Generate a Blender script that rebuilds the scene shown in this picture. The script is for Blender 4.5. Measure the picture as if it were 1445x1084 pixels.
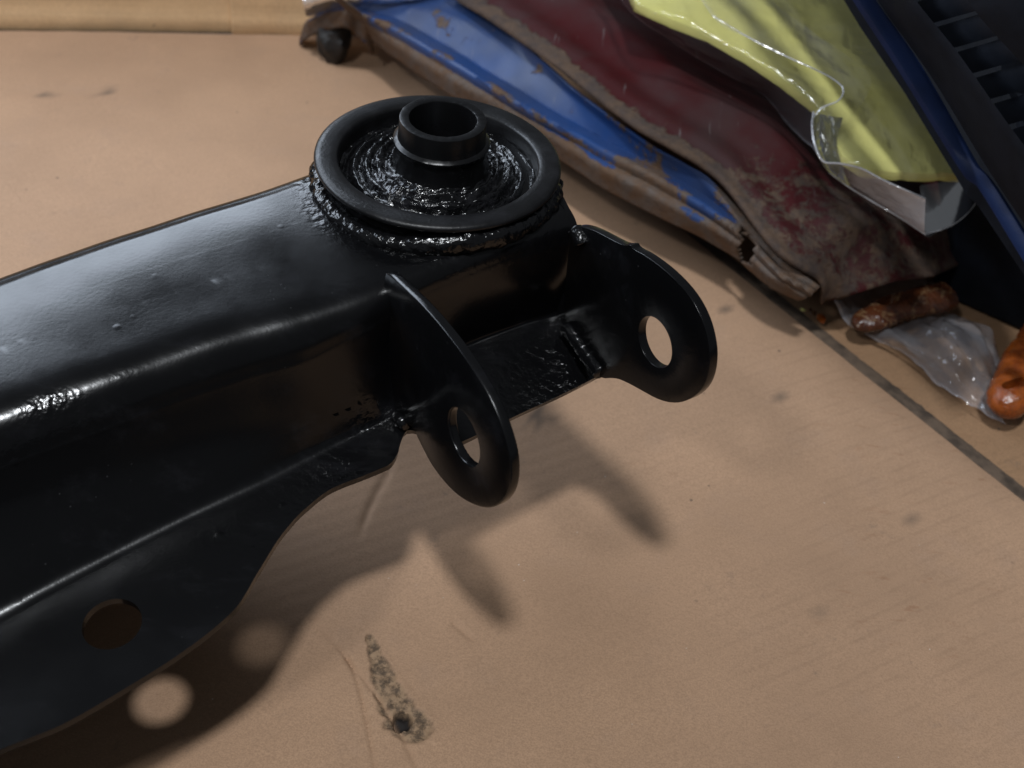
import bpy, bmesh, math, random
import numpy as np
from mathutils import Vector, Matrix, noise

for o in list(bpy.data.objects):
    bpy.data.objects.remove(o)
SC = bpy.context.scene
COL = SC.collection
R = math.radians

# ------------------------------------------------------------------ camera
PITCH, ROLL, CAM_H, FPX = 42.0, 7.0, 0.40, 1734.0
p_, r_ = R(PITCH), R(ROLL)
FWD = np.array([0, math.cos(p_), -math.sin(p_)])
RT0 = np.array([1.0, 0, 0]); UP0 = np.cross(RT0, FWD)
RT = math.cos(r_) * RT0 + math.sin(r_) * UP0
UP = -math.sin(r_) * RT0 + math.cos(r_) * UP0
CAMP = np.array([0, 0, CAM_H])
cd = bpy.data.cameras.new('camera')
cd.sensor_width = 36; cd.lens = 36 * FPX / 1445
cd.clip_start = 0.01; cd.clip_end = 50
cd.dof.use_dof = True; cd.dof.focus_distance = 0.44; cd.dof.aperture_fstop = 14.0
cam = bpy.data.objects.new('camera', cd); COL.objects.link(cam)
M3 = Matrix(((RT[0], UP[0], -FWD[0]), (RT[1], UP[1], -FWD[1]), (RT[2], UP[2], -FWD[2])))
cam.matrix_world = Matrix.Translation(Vector(CAMP)) @ M3.to_4x4()
SC.camera = cam

# ------------------------------------------------------------------ room light
W = bpy.data.worlds.new('World'); SC.world = W; W.use_nodes = True
bg = W.node_tree.nodes['Background']
bg.inputs[0].default_value = (0.86, 0.92, 1.0, 1); bg.inputs[1].default_value = 0.095
SC.view_settings.view_transform = 'Standard'
SC.view_settings.look = 'None'
SC.view_settings.exposure = 0.05


def lamp(name, target, az, el, dist, size, power, colour, sy=None):
    d = bpy.data.lights.new(name, 'AREA')
    d.energy = power; d.color = colour; d.size = size
    if sy:
        d.shape = 'RECTANGLE'; d.size_y = sy
    else:
        d.shape = 'DISK'
    o = bpy.data.objects.new(name, d); COL.objects.link(o)
    a, e = R(az), R(el)
    L = Vector((math.cos(a) * math.cos(e), math.sin(a) * math.cos(e), math.sin(e)))
    o.location = Vector(target) + L * dist
    o.rotation_euler = (-L).to_track_quat('-Z', 'Y').to_euler()
    return o


lamp('ceiling_lamp', (0.0, 0.36, 0.0), 262, 71, 3.0, 0.24, 49.0, (0.93, 0.965, 1.0))
lamp('wall_lamp', (0.0, 0.36, 0.0), 238, 49, 2.6, 0.20, 12.5, (0.92, 0.96, 1.0))
lamp('work_lamp', (-0.16, 0.36, 0.13), 142, 34, 0.84, 1.10, 7.6, (0.76, 0.86, 1.0), 0.28)

# ------------------------------------------------------------------ helpers
def ray(x, y):
    d = FWD + ((x - 722.5) / FPX) * RT - ((y - 542.0) / FPX) * UP
    return d / np.linalg.norm(d)


def at(x, y, z=0.0):
    """point of the place seen at photo position (x, y) at the height z above the cardboard"""
    d = ray(x, y)
    return CAMP + d * ((z - CAM_H) / d[2])


def on_plane(x, y, P, n):
    d = ray(x, y)
    return CAMP + d * (((P - CAMP) @ n) / (d @ n))


def link(name, bm, mat, parent=None, smooth=True, bev=None, angle=40):
    me = bpy.data.meshes.new(name)
    bmesh.ops.recalc_face_normals(bm, faces=bm.faces[:])
    bm.to_mesh(me); bm.free()
    me.materials.append(mat)
    if smooth:
        for f in me.polygons:
            f.use_smooth = True
        me.set_sharp_from_angle(angle=R(angle))
    o = bpy.data.objects.new(name, me); COL.objects.link(o)
    if bev:
        m = o.modifiers.new('b', 'BEVEL'); m.width = bev; m.segments = 2
        m.limit_method = 'ANGLE'; m.angle_limit = R(40)
        bake(o)
        for f in o.data.polygons:
            f.use_smooth = True
        o.data.set_sharp_from_angle(angle=R(50))
    if parent:
        o.parent = parent
    return o


def bake(o):
    bpy.context.view_layer.update()
    dg = bpy.context.evaluated_depsgraph_get()
    me = bpy.data.meshes.new_from_object(o.evaluated_get(dg), depsgraph=dg)
    me.name = o.name
    o.modifiers.clear()
    o.data = me


def thing(name, label, cat, loc=(0, 0, 0), group=None):
    o = bpy.data.objects.new(name, None); COL.objects.link(o)
    o.empty_display_size = 0.02
    return tag(o, label, cat, group)


def tag(o, label, cat, group=None):
    o['label'] = label; o['category'] = cat; o['kind'] = 'thing'
    if group:
        o['group'] = group
    return o


def fbm(p, s, o=3):
    return noise.fractal(Vector(p) * s, 1.0, 2.0, o)


def resample(pts, n):
    """smooth open curve through 3-d points, n samples spread by length"""
    P = np.array(pts, float)
    E = np.vstack([2 * P[0] - P[1], P, 2 * P[-1] - P[-2]])
    out = []
    for i in range(1, len(E) - 2):
        p0, p1, p2, p3 = E[i - 1:i + 3]
        for t in np.linspace(0, 1, 16, endpoint=False):
            out.append(0.5 * (2 * p1 + (p2 - p0) * t + (2 * p0 - 5 * p1 + 4 * p2 - p3) * t * t + (3 * p1 - p0 - 3 * p2 + p3) * t ** 3))
    out.append(P[-1]); out = np.array(out)
    s = np.r_[0, np.cumsum(np.linalg.norm(np.diff(out, axis=0), axis=1))]
    q = np.linspace(0, s[-1], n)
    return np.stack([np.interp(q, s, out[:, k]) for k in range(3)], 1)


def grid_bm(G, attrs=None):
    """bmesh quad grid from an (n, m, 3) array"""
    n, m = G.shape[:2]
    bm = bmesh.new()
    lay = {k: bm.verts.layers.float.new(k) for k in (attrs or {})}
    V = [[bm.verts.new(G[i, j]) for j in range(m)] for i in range(n)]
    for k, A in (attrs or {}).items():
        for i in range(n):
            for j in range(m):
                V[i][j][lay[k]] = float(A[i, j])
    for i in range(n - 1):
        for j in range(m - 1):
            bm.faces.new((V[i][j], V[i][j + 1], V[i + 1][j + 1], V[i + 1][j]))
    return bm


def thicken(o, t, off=-1, even=True):
    m = o.modifiers.new('s', 'SOLIDIFY'); m.thickness = t; m.offset = off
    m.use_even_offset = even
    bake(o)


def tube_bm(path, rad, seg=10, wob=0.0, seed=0, bm=None):
    bm = bm or bmesh.new()
    P = np.array(path); n = len(P)
    T = np.gradient(P, axis=0)
    rings = []
    for i in range(n):
        t = Vector(T[i]).normalized()
        a = t.cross(Vector((0.13, 0.2, 0.97))).normalized(); b = t.cross(a)
        r = rad[i] if hasattr(rad, '__len__') else rad
        ring = []
        for k in range(seg):
            th = 2 * math.pi * k / seg
            q = Vector(P[i]) + (a * math.cos(th) + b * math.sin(th)) * r
            if wob:
                q += (a * math.cos(th) + b * math.sin(th)) * wob * (noise.noise(q * 420 + Vector((seed, 0, 0))) + 0.6 * noise.noise(q * 1100 + Vector((0, seed, 0))))
            ring.append(bm.verts.new(q))
        rings.append(ring)
    for i in range(n - 1):
        for k in range(seg):
            bm.faces.new((rings[i][k], rings[i][(k + 1) % seg], rings[i + 1][(k + 1) % seg], rings[i + 1][k]))
    bm.faces.new(rings[0]); bm.faces.new(rings[-1])
    return bm


def lathe_bm(prof, C, seg=128, wob=0.0, ws=300):
    bm = bmesh.new(); rows = []
    for (r, z) in prof:
        row = []
        for k in range(seg):
            th = 2 * math.pi * k / seg
            rr, zz = r, z
            if wob:
                v = Vector((math.cos(th) * r, math.sin(th) * r, z))
                if ws < 200:
                    q = Vector((math.cos(th) * 5, math.sin(th) * 5, r * 520))
                    zz += wob * (1.5 * noise.noise(q) + 0.8 * noise.noise(q * 2.1) + 0.5 * noise.noise(v * 420))
                else:
                    zz += wob * (noise.noise(v * ws) + 0.5 * noise.noise(v * ws * 2.3))
                    rr += wob * 0.6 * noise.noise(v * ws + Vector((7, 3, 1)))
            row.append(bm.verts.new((C[0] + rr * math.cos(th), C[1] + rr * math.sin(th), C[2] + zz)))
        rows.append(row)
    for i in range(len(rows) - 1):
        for k in range(seg):
            bm.faces.new((rows[i][k], rows[i][(k + 1) % seg], rows[i + 1][(k + 1) % seg], rows[i + 1][k]))
    return bm


def pchip(xs, ys, q):
    """smooth monotone-ish interpolation"""
    xs = np.array(xs, float); ys = np.array(ys, float)
    i = np.argsort(xs); xs, ys = xs[i], ys[i]
    h = np.diff(xs); d = np.diff(ys) / h
    m = np.zeros_like(ys); m[0], m[-1] = d[0], d[-1]
    for k in range(1, len(xs) - 1):
        if d[k - 1] * d[k] > 0:
            w1 = 2 * h[k] + h[k - 1]; w2 = h[k] + 2 * h[k - 1]
            m[k] = (w1 + w2) / (w1 / d[k - 1] + w2 / d[k])
    q = np.asarray(q, float)
    k = np.clip(np.searchsorted(xs, q) - 1, 0, len(xs) - 2)
    t = np.clip((q - xs[k]) / h[k], -3, 4); hh = h[k]
    lin_lo = ys[0] + m[0] * (q - xs[0]); lin_hi = ys[-1] + m[-1] * (q - xs[-1])
    y = (2 * t**3 - 3 * t**2 + 1) * ys[k] + (t**3 - 2 * t**2 + t) * hh * m[k] + (-2 * t**3 + 3 * t**2) * ys[k + 1] + (t**3 - t**2) * hh * m[k + 1]
    return np.where(q < xs[0], lin_lo, np.where(q > xs[-1], lin_hi, y))


# ------------------------------------------------------------------ materials
class NT:
    def __init__(s, name):
        s.m = bpy.data.materials.new(name); s.m.use_nodes = True
        s.t = s.m.node_tree; s.b = s.t.nodes['Principled BSDF']
        s.out = s.t.nodes['Material Output']
        s.co = s.t.nodes.new('ShaderNodeTexCoord').outputs['Object']

    def n(s, typ, **kw):
        nd = s.t.nodes.new('ShaderNode' + typ)
        for k, v in kw.items():
            if k in nd.inputs.keys() if isinstance(k, str) else False:
                s.set(nd.inputs[k], v)
            else:
                setattr(nd, k, v)
        return nd

    def set(s, sock, v):
        if isinstance(v, bpy.types.NodeSocket):
            s.t.links.new(v, sock)
        else:
            sock.default_value = v

    def noise(s, scale, detail=3, rough=0.55, dist=0.0, vec=None):
        nd = s.t.nodes.new('ShaderNodeTexNoise')
        s.set(nd.inputs['Vector'], vec or s.co); nd.inputs['Scale'].default_value = scale
        nd.inputs['Detail'].default_value = detail; nd.inputs['Roughness'].default_value = rough
        nd.inputs['Distortion'].default_value = dist
        return nd.outputs['Fac']

    def voronoi(s, scale, vec=None, feature='F1'):
        nd = s.t.nodes.new('ShaderNodeTexVoronoi'); nd.feature = feature
        s.set(nd.inputs['Vector'], vec or s.co); nd.inputs['Scale'].default_value = scale
        return nd.outputs['Distance']

    def ramp(s, fac, lo, hi, a=0.0, b=1.0):
        nd = s.t.nodes.new('ShaderNodeMapRange'); nd.interpolation_type = 'SMOOTHSTEP'
        s.set(nd.inputs[0], fac); nd.inputs[1].default_value = lo; nd.inputs[2].default_value = hi
        s.set(nd.inputs[3], a); s.set(nd.inputs[4], b)
        return nd.outputs[0]

    def math(s, op, a, b=0.5, clamp=False):
        nd = s.t.nodes.new('ShaderNodeMath'); nd.operation = op; nd.use_clamp = clamp
        s.set(nd.inputs[0], a); s.set(nd.inputs[1], b)
        return nd.outputs[0]

    def mix(s, fac, a, b):
        nd = s.t.nodes.new('ShaderNodeMix'); nd.data_type = 'RGBA'
        s.set(nd.inputs[0], fac)
        for sk, v in ((nd.inputs[6], a), (nd.inputs[7], b)):
            s.set(sk, v if isinstance(v, bpy.types.NodeSocket) else (*v, 1))
        return nd.outputs[2]

    def attr(s, name):
        nd = s.t.nodes.new('ShaderNodeAttribute'); nd.attribute_name = name
        return nd.outputs['Fac']

    def stretch(s, sx, sy, sz, rz=0.0):
        nd = s.t.nodes.new('ShaderNodeMapping')
        s.set(nd.inputs['Vector'], s.co); nd.inputs['Scale'].default_value = (sx, sy, sz)
        nd.inputs['Rotation'].default_value = (0, 0, rz)
        return nd.outputs['Vector']

    def bump(s, h, dist, strength=1.0, prev=None):
        nd = s.t.nodes.new('ShaderNodeBump')
        s.set(nd.inputs['Height'], h); nd.inputs['Distance'].default_value = dist
        s.set(nd.inputs['Strength'], strength)
        if prev:
            s.set(nd.inputs['Normal'], prev)
        return nd.outputs['Normal']

    def fin(s, col=None, rough=None, nor=None, **kw):
        if col is not None:
            s.set(s.b.inputs['Base Color'], col if isinstance(col, bpy.types.NodeSocket) else (*col, 1))
        if rough is not None:
            s.set(s.b.inputs['Roughness'], rough)
        if nor is not None:
            s.set(s.b.inputs['Normal'], nor)
        for k, v in kw.items():
            s.set(s.b.inputs[k.replace('_', ' ')], v)
        return s.m


def mat_paint(name='black_gloss_paint', r0=0.19, r1=0.26, dust=0.30):
    t = NT(name)
    big = t.noise(38, 3); fine = t.noise(700, 3); mid = t.noise(160, 3)
    rough = t.ramp(big, 0.35, 0.7, r0, r1)
    d = t.math('MULTIPLY', t.ramp(t.noise(1, 5, 0.7, vec=t.stretch(34, 80, 60, R(-39))), 0.52, 0.80), dust, True)
    col = t.mix(d, (0.0030, 0.0030, 0.0034), (0.022, 0.022, 0.026))
    speck = t.ramp(t.voronoi(260), 0.10, 0.05)
    col = t.mix(t.math('MULTIPLY', speck, t.ramp(t.noise(45, 2), 0.56, 0.66)), col, (0.025, 0.025, 0.026))
    ra = t.attr('rough')
    n1 = t.bump(mid, 0.0004, 0.05)
    n2 = t.bump(fine, 0.0003, 0.10, n1)
    n3 = t.bump(t.noise(330, 2, 0.5), 0.0020, ra, n2)
    dent = t.math('MULTIPLY', t.ramp(t.voronoi(75), 0.16, 0.04), t.ramp(t.noise(20, 2), 0.50, 0.56))
    n3 = t.bump(dent, 0.0003, 0.4, n3)
    rough = t.math('SUBTRACT', rough, t.math('MULTIPLY', ra, 0.10), True)
    return t.fin(col, rough, n3, IOR=1.43)


def mat_weld():
    t = NT('painted_weld')
    n1 = t.bump(t.noise(330, 2, 0.45), 0.0016, 0.55)
    n2 = t.bump(t.noise(900, 2, 0.5), 0.0005, 0.35, n1)
    return t.fin((0.004, 0.004, 0.0045), 0.16, n2, IOR=1.5)


def mat_satin():
    t = NT('satin_black_rim')
    col = t.mix(t.ramp(t.noise(120, 4), 0.4, 0.75), (0.005, 0.005, 0.0055), (0.011, 0.011, 0.0125))
    n1 = t.bump(t.noise(900, 3), 0.0003, 0.35)
    return t.fin(col, t.ramp(t.noise(70, 3), 0.35, 0.7, 0.30, 0.42), n1, IOR=1.42)


def mat_rubber():
    t = NT('smeared_rubber')
    col = t.mix(t.ramp(t.noise(210, 5, 0.7), 0.45, 0.75), (0.003, 0.003, 0.0034), (0.012, 0.012, 0.014))
    n1 = t.bump(t.noise(260, 3, 0.5, 0.8), 0.0018, 0.6)
    return t.fin(col, t.ramp(t.noise(180, 3), 0.35, 0.7, 0.12, 0.28), n1)


def mat_cardboard(name='kraft_cardboard', base=(0.435, 0.273, 0.170), corr=1.0, torn=True):
    t = NT(name)
    fib = t.noise(1.0, 4, 0.6, vec=t.stretch(520, 900, 300, R(24)))
    blot = t.noise(9, 4, 0.6); blot2 = t.noise(34, 4, 0.6)
    dark = tuple(c * 0.84 for c in base); light = tuple(min(1, c * 1.07) for c in base)
    grey = (base[0] * 0.86, base[1] * 0.90, base[2] * 0.98)
    col = t.mix(t.ramp(blot, 0.30, 0.75), light, dark)
    col = t.mix(t.ramp(blot2, 0.52, 0.78, 0, 0.55), col, grey)
    col = t.mix(t.ramp(fib, 0.35, 0.75, 0, 0.45), col, tuple(c * 0.72 for c in base))
    gn = t.noise(1500, 2, 0.6)
    col = t.mix(t.ramp(gn, 0.35, 0.7, 0, 0.5), col, tuple(c * 0.6 for c in base))
    wv = t.t.nodes.new('ShaderNodeTexWave'); wv.inputs['Scale'].default_value = 46; wv.inputs['Distortion'].default_value = 0.7; wv.inputs['Detail'].default_value = 2
    wv.inputs['Detail Scale'].default_value = 0.6
    t.set(wv.inputs['Vector'], t.stretch(1, 1, 1, R(-90 - 33)))
    sx = t.t.nodes.new('ShaderNodeSeparateXYZ'); t.set(sx.inputs[0], t.co)
    worn = t.math('MULTIPLY', t.ramp(sx.outputs['X'], 0.02, 0.14), t.ramp(t.noise(1, 4, 0.7, vec=t.stretch(60, 90, 60)), 0.35, 0.65))
    wmask = t.math('MULTIPLY', t.ramp(t.noise(7, 2), 0.36, 0.58, 0.08, 0.30), t.math('MULTIPLY', worn, corr))
    col = t.mix(t.math('MULTIPLY', t.ramp(wv.outputs['Fac'], 0.72, 1.0), wmask), col, tuple(c * 0.6 for c in base))
    # dashes the corrugation underneath has rubbed into the face
    dash = t.noise(1.0, 2, 0.5, vec=t.stretch(70, 230, 1, R(-31)))
    dash = t.math('MULTIPLY', t.ramp(dash, 0.60, 0.70), t.math('MULTIPLY', worn, t.ramp(t.noise(7, 2), 0.50, 0.62)))
    col = t.mix(t.math('MULTIPLY', dash, 0.45 * corr), col, (base[0] * 0.55, base[1] * 0.42, base[2] * 0.35))
    if corr == 0.5:
        stv = t.noise(1, 4, 0.6, vec=t.stretch(6, 6, 260))
        col = t.mix(t.ramp(stv, 0.40, 0.68, 0, 0.55), col, tuple(c * 0.66 for c in base))
    # grime and small specks
    gr = t.math('MULTIPLY', t.ramp(t.noise(55, 5, 0.75), 0.60, 0.72), t.ramp(t.noise(10, 2), 0.48, 0.60))
    col = t.mix(t.math('MULTIPLY', gr, 0.40), col, (0.10, 0.085, 0.075))
    sp = t.math('MULTIPLY', t.ramp(t.voronoi(85), 0.085, 0.045), t.ramp(t.noise(26, 2), 0.55, 0.62))
    col = t.mix(t.math('MULTIPLY', sp, 0.8), col, (0.075, 0.06, 0.05))
    sp2 = t.math('MULTIPLY', t.ramp(t.voronoi(140), 0.055, 0.03), t.ramp(t.noise(31, 2, vec=t.stretch(1, 1, 1, 1.0)), 0.58, 0.64))
    col = t.mix(t.math('MULTIPLY', sp2, 0.7), col, (0.68, 0.64, 0.58))
    if torn:
        ta = t.attr('torn')
        tc = t.mix(t.ramp(t.noise(240, 5, 0.7), 0.40, 0.62), (0.31, 0.205, 0.125), (0.095, 0.065, 0.043))
        tc = t.mix(t.attr('pit'), tc, (0.012, 0.009, 0.008))
        col = t.mix(ta, col, tc)
        col = t.mix(t.attr('crease'), col, dark)
        col = t.mix(t.attr('grime'), col, (0.085, 0.068, 0.055))
    n1 = t.bump(fib, 0.0005, 0.25)
    n2 = t.bump(wv.outputs['Fac'], 0.0007, 0.10 * corr, n1)
    return t.fin(col, 0.72, n2, **{'Specular_IOR_Level': 0.25})


def mat_rusty(name, paint_col, rust_a, rust_b, bias, rough=0.35, dust=0.35, spec=0.5, ns=42):
    """paint over rust: attribute 'rust' (0..1) says where it has gone"""
    t = NT(name)
    n = t.noise(ns, 6, 0.72); nf = t.noise(260, 5, 0.7)
    s = t.math('ADD', t.math('MULTIPLY', t.math('SUBTRACT', n, 0.5), 2.0), t.attr('rust'))
    s = t.math('ADD', s, t.math('MULTIPLY', t.math('SUBTRACT', nf, 0.5), 0.45))
    mask = t.ramp(s, bias, bias + (0.10 if ns < 50 else 0.30))
    rc = t.mix(t.ramp(t.noise(90, 5, 0.7), 0.35, 0.68), rust_a, rust_b)
    rc = t.mix(t.ramp(nf, 0.45, 0.75, 0, 0.55), rc, (0.035, 0.028, 0.026))
    pc = t.mix(t.ramp(t.noise(18, 4), 0.35, 0.75), paint_col, tuple(c * 0.55 + 0.02 for c in paint_col))
    scr = t.math('MULTIPLY', t.ramp(t.noise(1, 3, 0.6, vec=t.stretch(300, 30, 60, R(-38))), 0.66, 0.74), 0.35)
    pc = t.mix(scr, pc, (0.20, 0.19, 0.19))
    pc = t.mix(t.ramp(t.noise(12, 5, 0.7), 0.42, 0.72, dust * 0.15, dust), pc, (0.085, 0.075, 0.075))
    col = t.mix(mask, pc, rc)
    rg = t.ramp(mask, 0, 1, rough, 0.75)
    b1 = t.bump(t.noise(300, 5, 0.7), 0.0012, t.ramp(mask, 0, 1, 0.08, 0.8))
    b2 = t.bump(mask, 0.0006, 0.6, b1)
    return t.fin(col, rg, b2, **{'Specular_IOR_Level': spec})


def mat_plastic_film(name, white=0.16, tint=(0.75, 0.76, 0.82), wrk=1.0):
    t = NT(name)
    nt = t.t
    tr = nt.nodes.new('ShaderNodeBsdfTransparent'); tr.inputs[0].default_value = (0.985, 0.985, 0.985, 1)
    wr = t.bump(t.noise(70, 3, 0.5, 0.6), 0.003, 0.5 * wrk)
    wr = t.bump(t.noise(1, 3, 0.6, vec=t.stretch(160, 30, 60, R(35))), 0.0015, 0.5 * wrk, wr)
    t.fin(tint, 0.09, wr)
    lw = nt.nodes.new('ShaderNodeLayerWeight'); lw.inputs['Blend'].default_value = 0.35
    t.set(lw.inputs['Normal'], wr)
    f = t.math('ADD', t.math('MULTIPLY', lw.outputs['Facing'], 0.10 if white < 0.06 else 0.17), t.ramp(t.noise(40, 4), 0.35, 0.75, white * 0.5, white * 1.5), True)
    f = t.math('ADD', f, t.math('MULTIPLY', t.attr('milky'), 0.6), True)
    mx = nt.nodes.new('ShaderNodeMixShader')
    t.set(mx.inputs[0], f); t.set(mx.inputs[1], tr.outputs[0]); t.set(mx.inputs[2], t.b.outputs[0])
    gl = nt.nodes.new('ShaderNodeBsdfGlossy'); gl.inputs['Roughness'].default_value = 0.10; t.set(gl.inputs['Normal'], wr)
    fr = nt.nodes.new('ShaderNodeFresnel'); fr.inputs['IOR'].default_value = 1.45; t.set(fr.inputs['Normal'], wr)
    m2 = nt.nodes.new('ShaderNodeMixShader')
    t.set(m2.inputs[0], t.math('MULTIPLY', fr.outputs[0], 0.9)); t.set(m2.inputs[1], mx.outputs[0]); t.set(m2.inputs[2], gl.outputs[0])
    t.set(t.out.inputs['Surface'], m2.outputs[0])
    return t.m


def mat_simple(name, col, rough=0.6, bs=200, bd=0.001, bst=0.4, var=0.3, spec=0.5):
    t = NT(name)
    c = t.mix(t.ramp(t.noise(bs * 0.4, 4), 0.35, 0.7), col, tuple(x * (1 - var) for x in col))
    return t.fin(c, rough, t.bump(t.noise(bs, 4, 0.6), bd, bst), **{'Specular_IOR_Level': spec})


PAINT = mat_paint(); WELD = mat_weld(); SATIN = mat_satin(); SATIN2 = mat_paint('worn_black_sleeve', 0.26, 0.34, 0.3); RUBBER = mat_rubber()
CARD = mat_cardboard()
CARD2 = mat_cardboard('warm_cardboard', (0.66, 0.43, 0.235), 0.5, False)  # flap board: base raised in place of lamp light missing on its front
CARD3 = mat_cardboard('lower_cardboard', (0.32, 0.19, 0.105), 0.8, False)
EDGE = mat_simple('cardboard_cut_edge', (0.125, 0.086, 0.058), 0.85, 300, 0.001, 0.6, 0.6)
FLOOR = mat_simple('concrete_floor', (0.030, 0.028, 0.027), 0.8, 90, 0.002, 0.4)
BLUE = mat_rusty('chipped_blue_paint', (0.011, 0.046, 0.165), (0.105, 0.060, 0.034), (0.105, 0.084, 0.072), 0.61, 0.38, 0.26, 0.25)
RED = mat_rusty('rusted_red_paint', (0.042, 0.0045, 0.0055), (0.095, 0.062, 0.043), (0.058, 0.044, 0.039), 0.62, 0.62, 0.05, 0.10, 75)
FILM = mat_plastic_film('clear_film', 0.02, (0.6, 0.61, 0.66))
FILM2 = mat_plastic_film('milky_film', 0.08, (0.68, 0.68, 0.73))
FILM3 = mat_plastic_film('smooth_film', 0.05, (0.5, 0.5, 0.54), 0.05)
EDGEF = mat_plastic_film('film_fold', 0.45, (0.8, 0.8, 0.84))
YEL = mat_simple('yellow_foam', (0.66, 0.63, 0.21), 0.8, 420, 0.0004, 0.25, 0.06)
DARKG = mat_simple('black_plastic', (0.008, 0.010, 0.015), 0.65, 160, 0.0006, 0.4, 0.3, 0.12)
SLAT = mat_simple('dusty_black_plastic', (0.017, 0.020, 0.029), 0.7, 160, 0.0006, 0.4, 0.3, 0.2)
BLUEBAR = mat_simple('dark_blue_paint', (0.006, 0.016, 0.060), 0.5, 120, 0.0006, 0.3, 0.3, 0.25)


def mat_lever(name, a, b, c, rough):
    t = NT(name)
    col = t.mix(t.ramp(t.noise(110, 4, 0.65), 0.38, 0.66), a, b)
    vein = t.ramp(t.math('ABSOLUTE', t.math('SUBTRACT', t.noise(60, 3, 0.6, 0.8), 0.5)), 0.0, 0.022, 1.0, 0.0)
    col = t.mix(t.math('MULTIPLY', vein, 0.7), col, c)
    col = t.mix(t.ramp(t.noise(420, 4, 0.7), 0.55, 0.75, 0, 0.7), col, (0.02, 0.009, 0.005))
    return t.fin(col, t.ramp(t.noise(140, 3), 0.35, 0.7, rough, rough + 0.3), t.bump(t.noise(260, 4, 0.6), 0.0014, 0.5))


RUSTO = mat_lever('orange_rust', (0.30, 0.070, 0.010), (0.17, 0.036, 0.007), (0.20, 0.06, 0.015), 0.14)
RUSTB = mat_lever('brown_rust', (0.080, 0.024, 0.009), (0.030, 0.011, 0.006), (0.20, 0.12, 0.06), 0.12)
GREASE = mat_simple('dark_rubber', (0.010, 0.009, 0.009), 0.6, 260, 0.0016, 0.6)

# ------------------------------------------------------------------ ground and cardboard
bm = bmesh.new()
for x, y in ((-6, -3), (6, -3), (6, 9), (-6, 9)):
    bm.verts.new((x, y, -0.014))
bm.faces.new(bm.verts)
g = link('ground', bm, FLOOR, smooth=False); g['kind'] = 'structure'

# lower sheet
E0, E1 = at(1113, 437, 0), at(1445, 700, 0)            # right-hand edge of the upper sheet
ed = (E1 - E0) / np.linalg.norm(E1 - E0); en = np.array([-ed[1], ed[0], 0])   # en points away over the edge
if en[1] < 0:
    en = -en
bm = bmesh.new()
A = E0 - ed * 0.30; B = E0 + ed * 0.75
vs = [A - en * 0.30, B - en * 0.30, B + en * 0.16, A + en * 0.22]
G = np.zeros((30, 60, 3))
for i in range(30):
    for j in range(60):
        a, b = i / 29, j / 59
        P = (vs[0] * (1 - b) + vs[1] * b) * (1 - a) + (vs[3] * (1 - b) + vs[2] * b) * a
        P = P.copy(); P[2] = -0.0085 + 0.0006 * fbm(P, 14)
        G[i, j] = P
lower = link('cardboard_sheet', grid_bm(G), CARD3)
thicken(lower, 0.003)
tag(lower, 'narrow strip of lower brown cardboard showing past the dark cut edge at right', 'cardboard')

# upper sheet, finer near the torn spot
F0, F1 = at(0, 44, 0), at(430, 50, 0)                    # fold of the upturned flap
fd = (F1 - F0) / np.linalg.norm(F1 - F0)
fn = np.array([-fd[1], fd[0], 0])
if fn[1] < 0:
    fn = -fn
TEAR = [(522, 902), (530, 925), (540, 955), (553, 985), (566, 1015), (590, 1030)]
TEARW = [7, 12, 18, 24, 31, 24]
tearw = [at(x, y, 0) for x, y in TEAR]
tr_ = [w * 0.00025 for w in TEARW]
T0 = at(555, 970, 0)
PIT = at(566, 1017, 0)
CREASES = [[(490, 930), (545, 1000), (590, 1084), (620, 1140)], [(395, 800), (450, 880), (500, 950), (530, 1084)],
           [(1170, 540), (1240, 560), (1290, 590), (1350, 655), (1445, 740)], [(1000, 700), (1130, 760), (1300, 830), (1445, 905)],
           [(553, 660), (535, 690), (520, 720), (510, 745)], [(640, 880), (665, 902)], [(20, 130), (200, 128)]]
CW = [0.0010, 0.0009, 0.0012, 0.0013, 0.0014, 0.0010, 0.003]
cre = [resample([at(x, y, 0) for x, y in c], 60)[:, :2] for c in CREASES]
GR = [(1025, 437, 9), (240, 95, 9), (1140, 670, 5), (1100, 560, 4), (760, 590, 20), (1062, 590, 6), (1150, 863, 6), (1040, 1016, 5), (1290, 735, 7), (1255, 865, 5), (60, 132, 12), (150, 130, 14), (205, 345, 8)]
gr = [(at(x, y, 0), w * 0.00028) for x, y, w in GR]


def nonuni(lo, hi, c, w, fine, coarse):
    xs = [lo]
    while xs[-1] < hi:
        d = abs(xs[-1] - c)
        xs.append(xs[-1] + (fine if d < w else min(coarse, fine + (d - w) * 0.12)))
    return np.array(xs)


def cutx(P):
    """pull points past the right-hand edge back onto it"""
    d = (P - E0) @ en
    return d


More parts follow.
